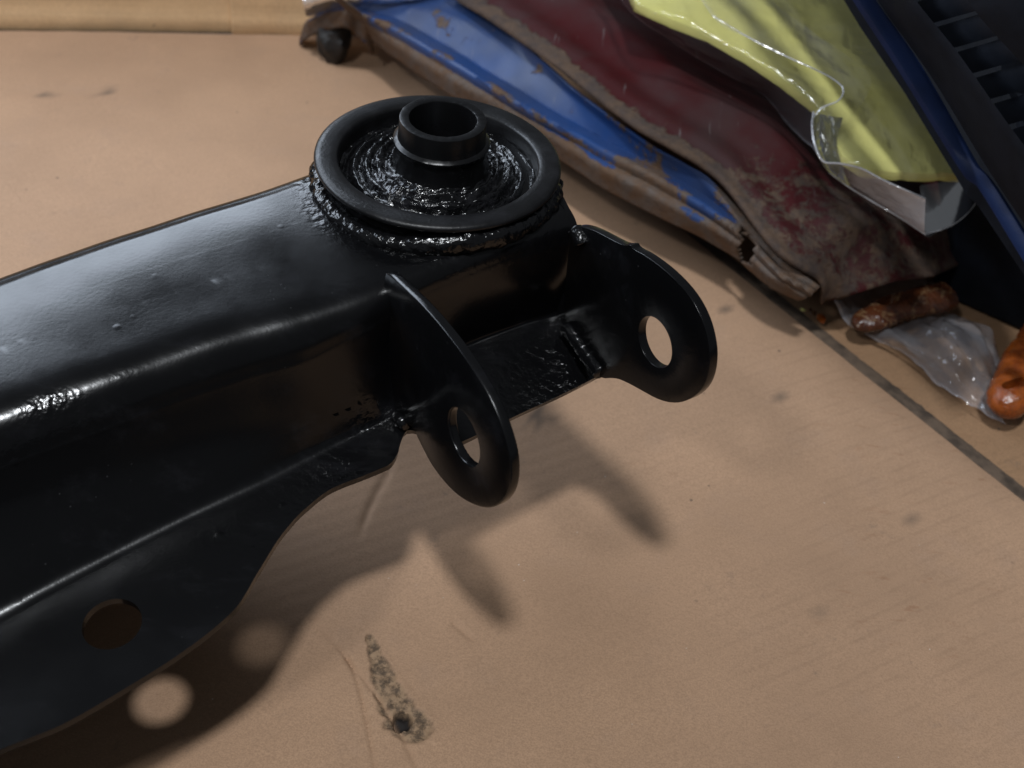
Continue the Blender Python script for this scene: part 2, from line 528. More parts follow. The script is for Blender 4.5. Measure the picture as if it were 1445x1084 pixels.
US = nonuni(-0.62, 0.62, T0[0], 0.022, 0.0007, 0.006)
VS = nonuni(0.15, 0.80, T0[1], 0.022, 0.0007, 0.006)
bm = bmesh.new()
lt = bm.verts.layers.float.new('torn'); lp = bm.verts.layers.float.new('pit'); lc = bm.verts.layers.float.new('crease'); lg = bm.verts.layers.float.new('grime')
VV = []
for y in VS:
    row = []
    for x in US:
        P = np.array([x, y, 0.0])
        side = 0
        d = (P - E0) @ en
        if d > 0:
            P = P - en * d; side = 1
        f = (P - F0) @ fn
        if f > 0:
            P = P - fn * f; side = 1
        nz = 0.0012 * fbm((P[0], P[1], 0), 6) + 0.00025 * fbm((P[0], P[1], 3), 45, 2)
        z = nz
        dd = (P - E0) @ en                                # bends down a little towards the cut edge
        if dd > -0.020:
            z -= 0.0030 * ((dd + 0.020) / 0.020) ** 2
        torn = pit = 0.0
        if abs(P[0] - T0[0]) < 0.03 and abs(P[1] - T0[1]) < 0.04:
            best = -1
            for k in range(len(tearw) - 1):
                a_, b_ = tearw[k][:2], tearw[k + 1][:2]
                t_ = np.clip(((P[:2] - a_) @ (b_ - a_)) / ((b_ - a_) @ (b_ - a_)), 0, 1)
                rr = tr_[k] * (1 - t_) + tr_[k + 1] * t_
                rr *= 1 + 0.40 * noise.noise(Vector((P[0], P[1], 0)) * 260)
                best = max(best, 1 - np.linalg.norm(P[:2] - a_ - t_ * (b_ - a_)) / rr)
            if best > -0.5:
                torn = float(np.clip(best * 3 + 0.3, 0, 1))
                z += torn * (-0.0009 + 0.0007 * noise.noise(Vector((P[0], P[1], 0)) * 420)) + max(0, 0.5 - abs(best)) * 0.0008
                dp = np.linalg.norm(P[:2] - PIT[:2]) / (0.0044 * (1 + 0.5 * noise.noise(Vector((P[0], P[1], 2)) * 400)))
                if dp < 1:
                    pit = float(np.clip((1 - dp) * 3, 0, 1)); z -= 0.004 * pit
        crs = 0.0
        if not side:
            for c_, w_ in zip(cre, CW):
                if c_[:, 0].min() - 0.01 < P[0] < c_[:, 0].max() + 0.01 and c_[:, 1].min() - 0.01 < P[1] < c_[:, 1].max() + 0.01:
                    dm = np.sqrt(((c_ - P[:2]) ** 2).sum(1).min())
                    k_ = math.exp(-(dm / w_) ** 2)
                    z -= 0.0011 * k_; crs = max(crs, 0.75 * k_)
        grm = 0.0
        for c_, w_ in gr:
            q = np.linalg.norm(P[:2] - c_[:2]) / w_
            if q < 2:
                q *= 1 + 0.9 * noise.noise(Vector((P[0], P[1], 0)) * 300)
                grm = max(grm, float(np.clip(1.2 - q, 0, 0.7)))
        v = bm.verts.new((P[0], P[1], z)); v[lt] = torn; v[lp] = pit; v[lc] = crs; v[lg] = grm
        row.append(v)
    VV.append(row)
for i in range(len(VS) - 1):
    for j in range(len(US) - 1):
        q = (VV[i][j], VV[i][j + 1], VV[i + 1][j + 1], VV[i + 1][j])
        try:
            f = bm.faces.new(q)
        except ValueError:
            continue
bmesh.ops.dissolve_degenerate(bm, dist=1e-6, edges=bm.edges[:])
card = link('cardboard_sheet', bm, CARD)
tag(card, 'big flat kraft cardboard sheet with a torn spot under the black steel arm', 'cardboard')
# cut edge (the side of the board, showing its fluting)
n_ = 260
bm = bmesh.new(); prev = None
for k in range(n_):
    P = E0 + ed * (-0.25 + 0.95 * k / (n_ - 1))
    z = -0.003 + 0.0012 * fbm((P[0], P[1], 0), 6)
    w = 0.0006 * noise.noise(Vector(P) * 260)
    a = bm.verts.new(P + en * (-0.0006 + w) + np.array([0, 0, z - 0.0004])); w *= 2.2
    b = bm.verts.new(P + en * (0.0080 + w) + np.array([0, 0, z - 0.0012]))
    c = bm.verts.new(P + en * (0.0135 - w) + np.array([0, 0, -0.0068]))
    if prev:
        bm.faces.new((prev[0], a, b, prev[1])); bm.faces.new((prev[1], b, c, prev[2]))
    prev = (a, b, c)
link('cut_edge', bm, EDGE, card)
# upturned flap: two panels with a pale score line between them and along the fold
up = Vector((fn[0] * 0.25, fn[1] * 0.25, 1)).normalized()
FU = np.array(up)


def flap(x0, x1, tilt, h0):
    a, b = at(x0, 44 + 6 * x0 / 430, 0), at(x1, 44 + 6 * x1 / 430, 0)
    n, m = 24, 60
    G = np.zeros((n, m, 3))
    for i in range(n):
        for j in range(m):
            s = i / (n - 1); q = j / (m - 1)
            P = a * (1 - q) + b * q
            rise = 0.20 * s
            P = P + fn * (h0 + 0.0045 * (1 - math.exp(-rise / 0.004)) + tilt * rise) + np.array([0, 0, rise])
            P = P + fn * 0.0012 * fbm((P[0], 0, P[2]), 30, 2)
            G[i, j] = P
    o = link('flap', grid_bm(G), CARD2, card)
    thicken(o, 0.0035, 1)
    return o


flap(-260, 332, 0.18, 0.0022)
flap(327, 520, 0.10, 0.0)

# ------------------------------------------------------------------ the black arm
arm = thing('trailing_arm', 'glossy black painted steel suspension arm with round bushing and two drilled lugs', 'suspension arm')
O = at(619, 221, 0.155)
az = R(39)
U = np.array([math.cos(az), math.sin(az), 0]); V = np.array([U[1], -U[0], 0]); Z = np.array([0, 0, 1.0])
NU = 230
uu = np.linspace(-0.33, 0.0315, NU)
zr = np.where(uu < 0, 0.147 + 0.11 * uu, 0.147)
ridge_v = pchip([-.187, -.1745, -.1486, -.1193, -.0964, -.0757, -.0503, -.0291, -.0051, .0195, .0315], [.0299, .0307, .0331, .036, .0397, .0444, .0466, .0455, .0458, .0465, .047], uu)
rear_v = pchip([-.1678, -.1532, -.1234, -.0903, -.069, -.054, -.0438, -.0343, .0, .0315], [-.0347, -.0353, -.0348, -.0322, -.0302, -.0292, -.0290, -.0290, -.0300, -.0300], uu)
cre_v = pchip([-.2066, -.1931, -.1645, -.1324, -.1069, -.0814, -.0584, -.0443, -.0250, -.0106, .0112, .0315], [.0590, .0582, .0562, .0550, .0548, .0535, .0530, .0525, .0465, .0420, .0415, .0430], uu)
cre_z = pchip([-.2066, -.1324, -.0814, -.0443, -.025, -.0106, .0315], [.0723, .0804, .0860, .0905, .097, .100, .100], uu)
edg_v = pchip([-.2199, -.2079, -.1877, -.1653, -.1482, -.1319, -.1188, -.1051, -.0947, -.0824, -.0692, -.0616, -.0566, -.0522, -.0473, -.0445, -.0360, -.0114, .0153, .0315],
              [.1023, .1030, .1054, .1041, .1018, .0973, .0881, .0784, .0735, .0707, .0720, .0725, .0699, .0649, .0615, .0640, .0768, .0752, .0737, .0722], uu)
edg_z = pchip([-.2199, -.1653, -.1051, -.0473, -.03, .0315], [.0688, .0748, .0814, .0875, .0885, .0885], uu)
rb_z = pchip([-.33, -.16, -.11, -.05, .0315], [0.0015, 0.0015, 0.04, 0.085, 0.095], uu)


def sm(x, a, b):
    t = min(1, max(0, (x - a) / (b - a))); return t * t * (3 - 2 * t)


def fillet(pts, rad, na=9, ns=5):
    """rounded polyline with a fixed number of points"""
    pts = [np.array(p, float) for p in pts]; out = []; last = pts[0]
    for i in range(1, len(pts) - 1):
        a, b, c = pts[i - 1], pts[i], pts[i + 1]
        d1 = (a - b); l1 = np.linalg.norm(d1); d2 = (c - b); l2 = np.linalg.norm(d2)
        r = min(rad[i - 1], 0.48 * l1, 0.48 * l2)
        s = b + d1 / l1 * r; e = b + d2 / l2 * r
        for k in range(ns):
            out.append(last + (s - last) * k / ns)
        for k in range(na):
            t = k / (na - 1)
            out.append((1 - t) ** 2 * s + 2 * t * (1 - t) * b + t * t * e)
        last = e + (e - s) * 1e-4
    for k in range(ns + 6):
        out.append(last + (pts[-1] - last) * (k + 0.5) / (ns + 5.5))
    out[-1] = pts[-1]
    return np.array(out)


rows = []; rough = []
for i in range(NU):
    u = uu[i]
    zt = zr[i]
    rv, vr = ridge_v[i], rear_v[i]
    cv, cz = cre_v[i], cre_z[i]
    k = sm(u, -0.06, -0.045)
    kb = 0.0015 + 0.001 * k
    pts = [(vr - 0.006, rb_z[i]), (vr - 0.001, zt - 0.0008),
           (vr + 0.020, zt + 0.0003), (vr + 0.48 * (rv - vr), zt + 0.0002), (rv + 0.003 * (1 - sm(u, -0.16, -0.03)), zt - 0.0022 + 0.0017 * (1 - sm(u, -0.16, -0.03))),
           (rv - 0.001 * k + 0.30 * (1 - k) * (cv - rv), zt + 0.55 * (cz - zt)), (cv, cz), (edg_v[i], edg_z[i])]
    rr = 0.022 - 0.015 * sm(u, -0.14, -0.03)
    c = fillet(pts, [0.0075, 0.012, 0.012, rr, 0.024 - 0.016 * k, 0.0042 - 0.001 * k])
    rows.append([O * np.array([1, 1, 0]) + U * u + V * p[0] + Z * p[1] for p in c])
    rough.append([u] * len(c))
G = np.array(rows)
RG = np.zeros(G.shape[:2])
ringc = O.copy()
for i in range(G.shape[0]):
    for j in range(G.shape[1]):
        P = G[i, j]; u = (P - O) @ U; v = (P - O) @ V; z = P[2]
        r = 0.0
        q = fbm(P, 55, 2)
        # lumpy seam-sealer near the lug end of the flange and along the pressed edges
        r += 0.55 * math.exp(-((u + 0.062) / 0.018) ** 2) * sm(v, 0.048, 0.056) * (0.6 + q)
        r += 0.25 * math.exp(-((u + 0.11) / 0.03) ** 2) * sm(v, 0.060, 0.075) * max(0, q + 0.2)
        r += 0.45 * sm(u, -0.045, -0.03) * sm(v, 0.046, 0.053) * (0.35 + 0.65 * sm(u, -0.005, 0.02))
        r += 0.55 * (1 - sm(u, -0.165, -0.10)) * math.exp(-((v - ridge_v[i]) / 0.006) ** 2) * sm(z, 0.11, 0.12) * max(0, 0.2 + 1.0 * q)
        d = math.hypot(u, v)
        r += 0.25 * math.exp(-((d - 0.049) / 0.004) ** 2) * sm(z, 0.13, 0.14)
        RG[i, j] = max(0, r) * 0.8
        # slight hammering of the sheet
        G[i, j] = P + Z * 0.0004 * fbm(P, 26, 2) * (1 if v < 0.05 else 0.6)
        # the rear corner of the end plate runs a little farther out
        G[i, j] = G[i, j] + U * 0.0045 * sm(u, 0.02, 0.0315) * sm(0.045 - v, 0, 0.02)
bm = grid_bm(G, {'rough': RG})
shell = link('pressed_shell', bm, PAINT, arm, angle=70)
thicken(shell, 0.0028, 0, False)
for f in shell.data.polygons:
    f.use_smooth = True
shell.data.set_sharp_from_angle(angle=R(60))


def cyl(P, axis, r, h, n=48):
    bm = bmesh.new()
    q = Vector(axis).to_track_quat('Z', 'Y').to_matrix().to_4x4()
    bmesh.ops.create_cone(bm, cap_ends=True, segments=n, radius1=r, radius2=r, depth=h, matrix=Matrix.Translation(Vector(P)) @ q)
    return bm


HOLE = at(160, 885, 0.0752)
fn_ = np.cross(G[90, -1] - G[90, -6], G[100, -3] - G[90, -3]); fn_ = fn_ / np.linalg.norm(fn_)
bm = cyl(HOLE, fn_ if fn_[2] > 0 else -fn_, 0.0091, 0.03)
cut = link('cutter', bm, PAINT, smooth=False)
m = shell.modifiers.new('h', 'BOOLEAN'); m.operation = 'DIFFERENCE'; m.object = cut; m.solver = 'EXACT'
bake(shell)
bpy.data.objects.remove(cut)
shell.data.set_sharp_from_angle(angle=R(55))

# end plate closing the shell at the nose
bm = bmesh.new()
bm.faces.new([bm.verts.new(p - U * 0.001) for p in G[-1]])
bmesh.ops.triangulate(bm, faces=bm.faces[:])
o = link('end_plate', bm, PAINT, arm, smooth=False); thicken(o, 0.002, -1, False)

# bushing housing: tube with a broad rolled lip
RL = 0.0458
prof = [(0.0368, -0.034), (0.0368, -0.010), (0.0368, -0.0030), (0.0370, -0.0012), (0.0374, -0.0004), (0.0380, 0.0), (0.0400, 0.0002), (0.0430, 0.0003),
        (0.0448, 0.0001), (0.0456, -0.0005), (RL, -0.0013), (0.0455, -0.0020), (0.0445, -0.0024), (0.0430, -0.0027), (0.0418, -0.0036), (0.0410, -0.0060), (0.0408, -0.075), (0.0368, -0.0752), (0.0368, -0.034)]
link('bushing_housing', lathe_bm(prof, O, 160), SATIN, arm, angle=60)
# rubber
prof = []
for k in range(71):
    t = k / 70
    r = 0.0370 - t * (0.0370 - 0.0175)
    z = -0.0070 + 0.0040 * sm(t, 0.15, 0.75) + 0.0014 * math.sin(t * 27) * (1 - 0.4 * t) - 0.0012 * math.exp(-((t - 0.06) / 0.04) ** 2)
    prof.append((r, z))
link('rubber', lathe_bm(prof, O, 240, 0.0006, 130), RUBBER, arm, angle=80)
# sleeve
S = O + np.array([0.0008, 0.0, 0])
prof = [(0.0122, -0.06), (0.0122, 0.0156), (0.0124, 0.0160), (0.0127, 0.0161), (0.0154, 0.0161), (0.0157, 0.0160), (0.0158, 0.0157), (0.0160, 0.0100), (0.0163, 0.0083), (0.0174, 0.0078),
        (0.0178, 0.0074), (0.0178, 0.0067), (0.0174, 0.0062), (0.0170, 0.0030), (0.0182, -0.0030), (0.0196, -0.0065), (0.0200, -0.02), (0.02, -0.06), (0.0122, -0.06)]
link('inner_sleeve', lathe_bm(prof, S, 120, 0.00010, 500), SATIN2, arm, angle=40)

# lugs
MAZ = R(36.5)
MN = np.array([math.cos(MAZ), math.sin(MAZ), 0]); MW = np.array([MN[1], -MN[0], 0])


def chaikin(P, n=2):
    for _ in range(n):
        Q = []
        for i in range(len(P)):
            a, b = P[i], P[(i + 1) % len(P)]
            Q += [0.75 * a + 0.25 * b, 0.25 * a + 0.75 * b]
        P = Q
    return P


def lug(p0, z0, outline, hole, hr, th):
    P0 = at(*p0, z0)
    pts = chaikin([on_plane(x, y, P0, MN) for x, y in outline], 2)
    C = on_plane(*hole, P0, MN)
    hp = [C + MW * hr * math.cos(t) + Z * hr * math.sin(t) for t in np.linspace(0, 2 * math.pi, 40, endpoint=False)]
    bm = bmesh.new(); loops = []
    for off in (0, th):
        edges = []
        lv = []
        for L in (pts, hp):
            vs = [bm.verts.new(p + MN * off) for p in L]
            edges += [bm.edges.new((vs[i], vs[(i + 1) % len(vs)])) for i in range(len(vs))]
            lv.append(vs)
        bmesh.ops.triangle_fill(bm, edges=edges, use_beauty=True)
        loops.append(lv)
    for a, b in zip(*loops):
        for i in range(len(a)):
            j = (i + 1) % len(a)
            bm.faces.new((a[i], a[j], b[j], b[i]))
    lay = bm.verts.layers.float.new('rough')
    for v in bm.verts:
        v[lay] = 0.03
    o = link('lug', bm, PAINT, arm, bev=0.0007)
    return C


FL = [(541, 386), (549, 386), (566, 402), (602, 436), (640, 482), (672, 528), (697, 573), (714, 618), (722, 655), (720, 690), (708, 711), (688, 719), (662, 711), (637, 693), (610, 660), (592, 625), (580, 598), (548, 590), (535, 500)]
BL = [(806, 322), (818, 319), (838, 325), (862, 338), (880, 347), (890, 345), (893, 352), (910, 360), (940, 382), (966, 408), (985, 436), (998, 470), (1003, 508), (996, 543), (978, 562), (955, 570), (930, 565), (905, 551), (885, 540), (868, 533), (845, 535), (805, 500), (795, 420)]
lug((543, 388), 0.146, FL, (654, 617), 0.0100, 0.0034)
lug((815, 323), 0.147, BL, (924, 483), 0.0093, 0.0034)

# weld beads
th = np.linspace(R(180), R(362), 150)
bead = [O + np.array([0.0434 * math.cos(t), 0.0434 * math.sin(t), -0.0072 - 0.005 * sm(math.cos(t - R(219)), 0.3, 1.0)]) for t in th]
rad = [0.0042 + 0.0009 * noise.noise(Vector((i * 0.16, 0, 0))) for i in range(150)]
link('weld_bead', tube_bm(bead, rad, 20, 0.0006, 3), WELD, arm, angle=180)


def weld(pts, r, seed, wob=0.0005):
    P = resample(pts, max(12, int(sum(np.linalg.norm(np.diff(np.array(pts), axis=0), axis=1)) / 0.0007)))
    rad = [r * (1 + 0.22 * noise.noise(Vector((i * 0.06, seed, 0)))) for i in range(len(P))]
    link('weld_bead', tube_bm(P, rad, 10, wob, seed), WELD, arm, angle=180)


P0f = at(543, 388, 0.146); P0b = at(815, 323, 0.147)
fp = lambda x, y: on_plane(x, y, P0f, MN)
bp = lambda x, y: on_plane(x, y, P0b, MN)
weld([bp(812, 326), bp(818, 334), bp(822, 345)], 0.0030, 5)
weld([bp(800, 458) - Z * 0.001, bp(817, 481) - Z * 0.001, bp(834, 506) - Z * 0.001, bp(848, 526)], 0.0030, 7, 0.0005)
weld([fp(545, 428), fp(541, 440), fp(540, 455)], 0.0024, 8)
weld([fp(540, 572), fp(556, 588), fp(572, 596)], 0.0030, 10, 0.0007)

# ------------------------------------------------------------------ lofted body panels
def loft(curves, n, across, crisp=False):
    C = [resample([at(*p) for p in c], n) for c in curves]
    C = np.array(C)                                         # (k, n, 3)
    out = np.zeros((n, across, 3))
    for i in range(n):
        if crisp:
            p = C[:, i]
            s = np.r_[0, np.cumsum(np.linalg.norm(np.diff(p, axis=0), axis=1))]
            q = np.linspace(0, s[-1], across)
            o = np.stack([np.interp(q, s, p[:, k]) for k in range(3)], 1)
            for _ in range(2):
                o[1:-1] = 0.25 * o[:-2] + 0.5 * o[1:-1] + 0.25 * o[2:]
            out[i] = o
        else:
            out[i] = resample(C[:, i], across)
    return out


A_ = [(527, 54, .026), (560, 80, .032), (600, 108, .035), (650, 140, .036), (700, 168, .036), (760, 202, .035), (800, 228, .035), (850, 262, .034), (900, 288, .033), (950, 313, .033), (1000, 337, .032), (1040, 361, .031), (1062, 380, .030), (1090, 402, .030), (1128, 421, .028)]
A2 = [(518, 34, .036), (560, 62, .043), (610, 94, .045), (660, 124, .046), (710, 152, .046), (770, 188, .045), (810, 212, .045), (860, 243, .044), (908, 268, .043), (955, 293, .042), (1005, 320, .041), (1045, 345, .040), (1070, 372, .038), (1100, 396, .037), (1140, 418, .034)]
B_ = [(494, 14, .044), (560, 44, .051), (620, 79, .053), (680, 115, .054), (730, 146, .054), (785, 177, .053), (825, 198, .052), (872, 224, .051), (918, 248, .050), (962, 273, .049), (1008, 302, .048), (1048, 332, .046), (1078, 364, .043), (1105, 390, .041), (1148, 413, .038)]
C_ = [(462, 16, .038), (545, 24, .049), (625, 66, .052), (690, 106, .052), (740, 136, .052), (795, 169, .051), (835, 190, .050), (880, 214, .050), (925, 238, .049), (968, 262, .048), (1014, 292, .047), (1052, 325, .046), (1082, 360, .043), (1110, 386, .041), (1151, 410, .038)]
D_ = [(432, 33, .020), (520, 8, .046), (625, 22, .058), (720, 70, .060), (775, 112, .060), (830, 152, .059), (870, 180, .058), (910, 204, .057), (945, 225, .056), (985, 250, .054), (1025, 290, .050), (1058, 325, .047), (1088, 358, .044), (1116, 384, .042), (1154, 408, .039)]
D2 = [(427, 50, .004), (540, -10, .040), (660, 0, .062), (750, 70, .066), (800, 115, .066), (855, 158, .065), (900, 190, .062), (935, 212, .060), (970, 232, .058), (1005, 255, .056), (1040, 296, .050), (1066, 328, .047), (1094, 356, .044), (1121, 382, .042), (1156, 407, .039)]
NL, NA = 170, 64
A2 = [(x, y, z + .0025) for x, y, z in A2]
AB = [((p[0] + q[0]) / 2, (p[1] + q[1]) / 2, (p[2] + q[2]) / 2 - .0012) for p, q in zip(A2, B_)]
B_ = [(x, y, z + .0022) for x, y, z in B_]
C_ = [(x, y, z - .0022) for x, y, z in C_]
G = loft([A_, A2, AB, B_, C_, D_, D2], NL, NA, True)
RU = np.zeros((NL, NA))
HOLEPX = [(1046, 318), (1054, 324), (1057, 335), (1066, 346), (1068, 360), (1060, 372), (1049, 368), (1044, 350), (1050, 338), (1042, 326)]


def proj(P):
    q = np.asarray(P) - CAMP; k = q @ FWD
    return 722.5 + FPX * (q @ RT) / k, 542 - FPX * (q @ UP) / k


for i in range(NL):
    s = i / (NL - 1)
    for j in range(NA):
        a = j / (NA - 1)
        r = 1.12 if a < 0.13 else 1.12 - 0.95 * sm(a, 0.13, 0.24)
        r = max(r, 0.16)
        r += 0.30 * math.exp(-((a - 0.28) / 0.04) ** 2)
        r += 0.62 * sm(s, 0.58, 0.70) * (1 - 0.55 * sm(a, 0.30, 0.5)) - 0.35 * math.exp(-((s - 0.78) / 0.035) ** 2) * (1 if a > 0.15 else 0)
        r += 0.65 * sm(s, 0.84, 0.90)
        r += 0.38 * math.exp(-((s - 0.27) / 0.02) ** 2 - ((a - 0.62) / 0.09) ** 2) + 0.35 * math.exp(-((s - 0.22) / 0.03) ** 2 - ((a - 0.85) / 0.06) ** 2)
        r += 0.22 * (1 - sm(s, 0.03, 0.12)) + 0.20
        RU[i, j] = r
        G[i, j] = G[i, j] + Z * 0.0006 * fbm(G[i, j], 40, 2)


def inpoly(x, y, poly):
    c = False; n = len(poly)
    for i in range(n):
        x1, y1 = poly[i]; x2, y2 = poly[(i + 1) % n]
        if (y1 > y) != (y2 > y) and x < (x2 - x1) * (y - y1) / (y2 - y1) + x1:
            c = not c
    return c


blue = thing('body_trim', 'long chipped blue curved metal panel with rusty edge, bright blue ridge and torn end', 'metal panel')
bm = grid_bm(G, {'rust': RU})
dele = [f for f in bm.faces if inpoly(*proj(np.array(f.calc_center_median())), HOLEPX)]
bmesh.ops.delete(bm, geom=dele, context='FACES')
o = link('panel', bm, BLUE, blue, angle=70); thicken(o, 0.0016, 1)
EG = np.zeros((NA, 6, 3))
for j in range(NA):
    for k in range(6):
        q = G[0, j] - (G[2, j] - G[0, j]) / np.linalg.norm(G[2, j] - G[0, j]) * 0.0028 * math.sin(k / 5 * 1.57) - Z * 0.0125 * k / 5
        q[2] = max(q[2], 0.0012)
        EG[j, k] = q
o = link('end_flange', grid_bm(EG, {'rust': np.full((NA, 6), 0.90)}), BLUE, blue, angle=70); thicken(o, 0.0014, 1)
# dark rubber plug hanging in the open left end
bm = bmesh.new()
bmesh.ops.create_icosphere(bm, subdivisions=4, radius=1.0)
C0 = at(472, 56, 0.014)
for v in bm.verts:
    d = v.co.copy()
    k = 1 + 0.22 * noise.noise(d * 1.8) + 0.08 * noise.noise(d * 5)
    v.co = Vector(C0) + Vector((d.x * 0.0115, d.y * 0.012, d.z * 0.015)) * k
link('rubber_plug', bm, GREASE, blue)

# red panel
R0 = [(625, -12, .068), (700, 36, .072), (770, 86, .073), (820, 124, .072), (868, 162, .070), (905, 190, .068), (950, 215, .066), (1000, 243, .063), (1025, 268, .060), (1050, 303, .056), (1075, 338, .053), (1100, 364, .050), (1130, 383, .046), (1152, 396, .040), (1160, 412, .034), (1160, 432, .022)]


def shift(c, dx, dy, dz, k=1.0):
    return [(x + dx, y + dy, z + dz) for x, y, z in c]


R0b = [(x + 4, y - 7, z + .0035) for x, y, z in R0]
R1 = [(x + 12, y - 17, z + .0030) for x, y, z in R0[:-1]] + [(1180, 424, .024)]
R2 = [(x + 20, y - 27, z + .0065) for x, y, z in R0[:-1]] + [(1195, 419, .027)]
R2b = [(x + 34, y - 40, z + .0040) for x, y, z in R0[:-1]] + [(1215, 412, .030)]
R3 = [(x + 80, y - 70, z + .012) for x, y, z in R0[:-2]] + [(1240, 352, .044), (1270, 396, .032)]
R4 = [(780, -110, .045), (860, -60, .045), (960, 10, .045), (1060, 80, .045), (1160, 160, .045), (1235, 235, .045), (1285, 290, .042), (1315, 335, .036), (1322, 388, .030)]
R5 = [(880, -170, .02), (960, -110, .02), (1060, -40, .02), (1160, 60, .02), (1260, 160, .02), (1325, 230, .02), (1335, 270, .02), (1345, 320, .02), (1352, 375, .02)]
NL, NA = 170, 110
G = loft([R0, R0b, R1, R2, R2b, R3, R4, R5], NL, NA, True)
RU = np.zeros((NL, NA))
for i in range(NL):
    s = i / (NL - 1)
    for j in range(NA):
        a = j / (NA - 1)
        x, y = proj(G[i, j])
        r = 1.15 * (1 - sm(a, 0.022, 0.065)) + 0.12
        r += 0.70 * sm(x, 925, 1080) * (0.35 + 0.65 * sm(y, 150, 300))
        RU[i, j] = r
        G[i, j] = G[i, j] + Z * 0.0010 * fbm(G[i, j], 22, 3)
red = link('car_fender', grid_bm(G, {'rust': RU}), RED, angle=80)
thicken(red, 0.0018, -1)
tag(red, 'dark red metal body panel with broad rusted edge lying under the clear bag', 'metal panel')

# rust flakes by the panel corner
def flake(px, py, z, s, seed, mat):
    rnd = random.Random(seed); bm = bmesh.new()
    bmesh.ops.create_icosphere(bm, subdivisions=2, radius=1)
    c = Vector(at(px, py, z)); rz = Matrix.Rotation(rnd.random() * 6, 3, 'Z')
    for v in bm.verts:
        d = v.co * (1 + 0.45 * noise.noise(v.co * 1.4 + Vector((seed, 0, 0))))
        v.co = c + rz @ Vector((d.x * s, d.y * s * 0.6, d.z * s * 0.35))
    return link('rust_flake', bm, mat, smooth=False)


for (px, py, s, seed, txt, mt) in ((1159, 449, .0042, 3, 'orange brown rust flake lying at the tip of the red panel', RUSTO),
                                    (1146, 440, .0030, 7, 'small pale rust flake just left of the orange brown flake', RUSTB),
                                    (1133, 437, .0016, 11, 'tiny bright rust chip at the edge of the upper cardboard sheet', YEL)):
    o = flake(px, py, 0.001, s, seed, mt); tag(o, txt, 'rust flake', 'rust flakes by the panel corner')

# ------------------------------------------------------------------ yellow foam in its clear bag
YO = [(800, -200), (897, 4), (950, 28), (1000, 47), (1060, 82), (1105, 112), (1150, 148), (1172, 188), (1190, 220), (1214, 237), (1262, 243), (1320, 244), (1392, 246), (1330, 110), (1270, 0), (1230, -70), (1150, -200)]
ZY = 0.118
bm = bmesh.new()
pts = []
def DY(y):
    return 0.040 * min(1.35, max(-0.2, y / 245))


P = [at(x, y, ZY - DY(y)) for x, y in YO]
for i in range(len(P)):
    a, b = P[i], P[(i + 1) % len(P)]
    n = max(2, int(np.linalg.norm(b - a) / 0.004))
    for k in range(n):
        q = a + (b - a) * k / n
        rag = 0.0016 if 8 <= i <= 12 else 0.0005
        pts.append(q + np.array([noise.noise(Vector(q) * 300), noise.noise(Vector(q) * 300 + Vector((5, 5, 5))), 0]) * rag)
top = [bm.verts.new(p) for p in pts]; bot = [bm.verts.new(p - Z * 0.005) for p in pts]
bm.faces.new(top); bm.faces.new(bot)
for i in range(len(top)):
    j = (i + 1) % len(top)
    bm.faces.new((top[i], top[j], bot[j], bot[i]))
bmesh.ops.triangulate(bm, faces=[f for f in bm.faces if len(f.verts) > 4])
foam = link('foam_sheet', bm, YEL, bev=0.0015)
tag(foam, 'pale yellow sheet with a ragged end inside the clear plastic bag', 'foam sheet')
bag = thing('plastic_bag', 'clear plastic bag with a curled flap over the pale yellow sheet', 'plastic bag')


def film(curves, n, across, name, mat, amp, parent, milky=None, fs=26):
    if name != 'plastic_wrap' and parent is bag:
        curves = [[(x, y, z - DY(y)) for x, y, z in c] for c in curves]
    G = loft(curves, n, across)
    MK = np.zeros((n, across))
    for i in range(n):
        for j in range(across):
            P = G[i, j]
            G[i, j] = P + Z * amp * (fbm(P, fs, 3) + 0.25 * fbm(P, fs * 3, 2))
            if parent is not bag:                       # long wrinkles
                q = i / n * 2.2 + 0.4 * fbm(P, 20, 2)
                G[i, j] = G[i, j] + Z * 0.0028 * abs(math.sin(j / across * 16 + q * 3)) * (0.5 + noise.noise(Vector((i * 0.06, j * 0.1, 2))))
            if milky:
                MK[i, j] = milky(i / (n - 1), j / (across - 1))
    return link(name, grid_bm(G, {'milky': MK}), mat, parent, angle=180)


b0 = [(840, -60, .112), (885, 12, .112), (935, 52, .110), (1000, 92, .108), (1065, 128, .106), (1090, 150, .104), (1118, 180, .108), (1140, 200, .112), (1150, 208, .116), (1160, 222, .120), (1172, 232, .122)]
b1 = [(880, -70, .126), (905, 2, .126), (960, 34, .126), (1020, 66, .126), (1085, 104, .126), (1130, 138, .126), (1160, 165, .126), (1178, 195, .126), (1192, 215, .126), (1205, 230, .126), (1222, 243, .125)]
b2 = [(1000, -90, .127), (1020, -10, .128), (1060, 20, .128), (1110, 55, .128), (1155, 90, .128), (1195, 130, .128), (1220, 165, .128), (1240, 195, .128), (1260, 222, .127), (1280, 240, .126), (1298, 252, .124)]
b3 = [(1180, -100, .126), (1205, -20, .127), (1240, 30, .127), (1275, 75, .127), (1305, 120, .127), (1330, 160, .126), (1345, 185, .126), (1358, 205, .125), (1368, 222, .124), (1376, 236, .123), (1384, 250, .121)]
film([b0, b1, b2, b3], 110, 60, 'bag_film', FILM, 0.0022, bag, lambda s, a: 0.35 * math.exp(-(a / 0.015) ** 2))
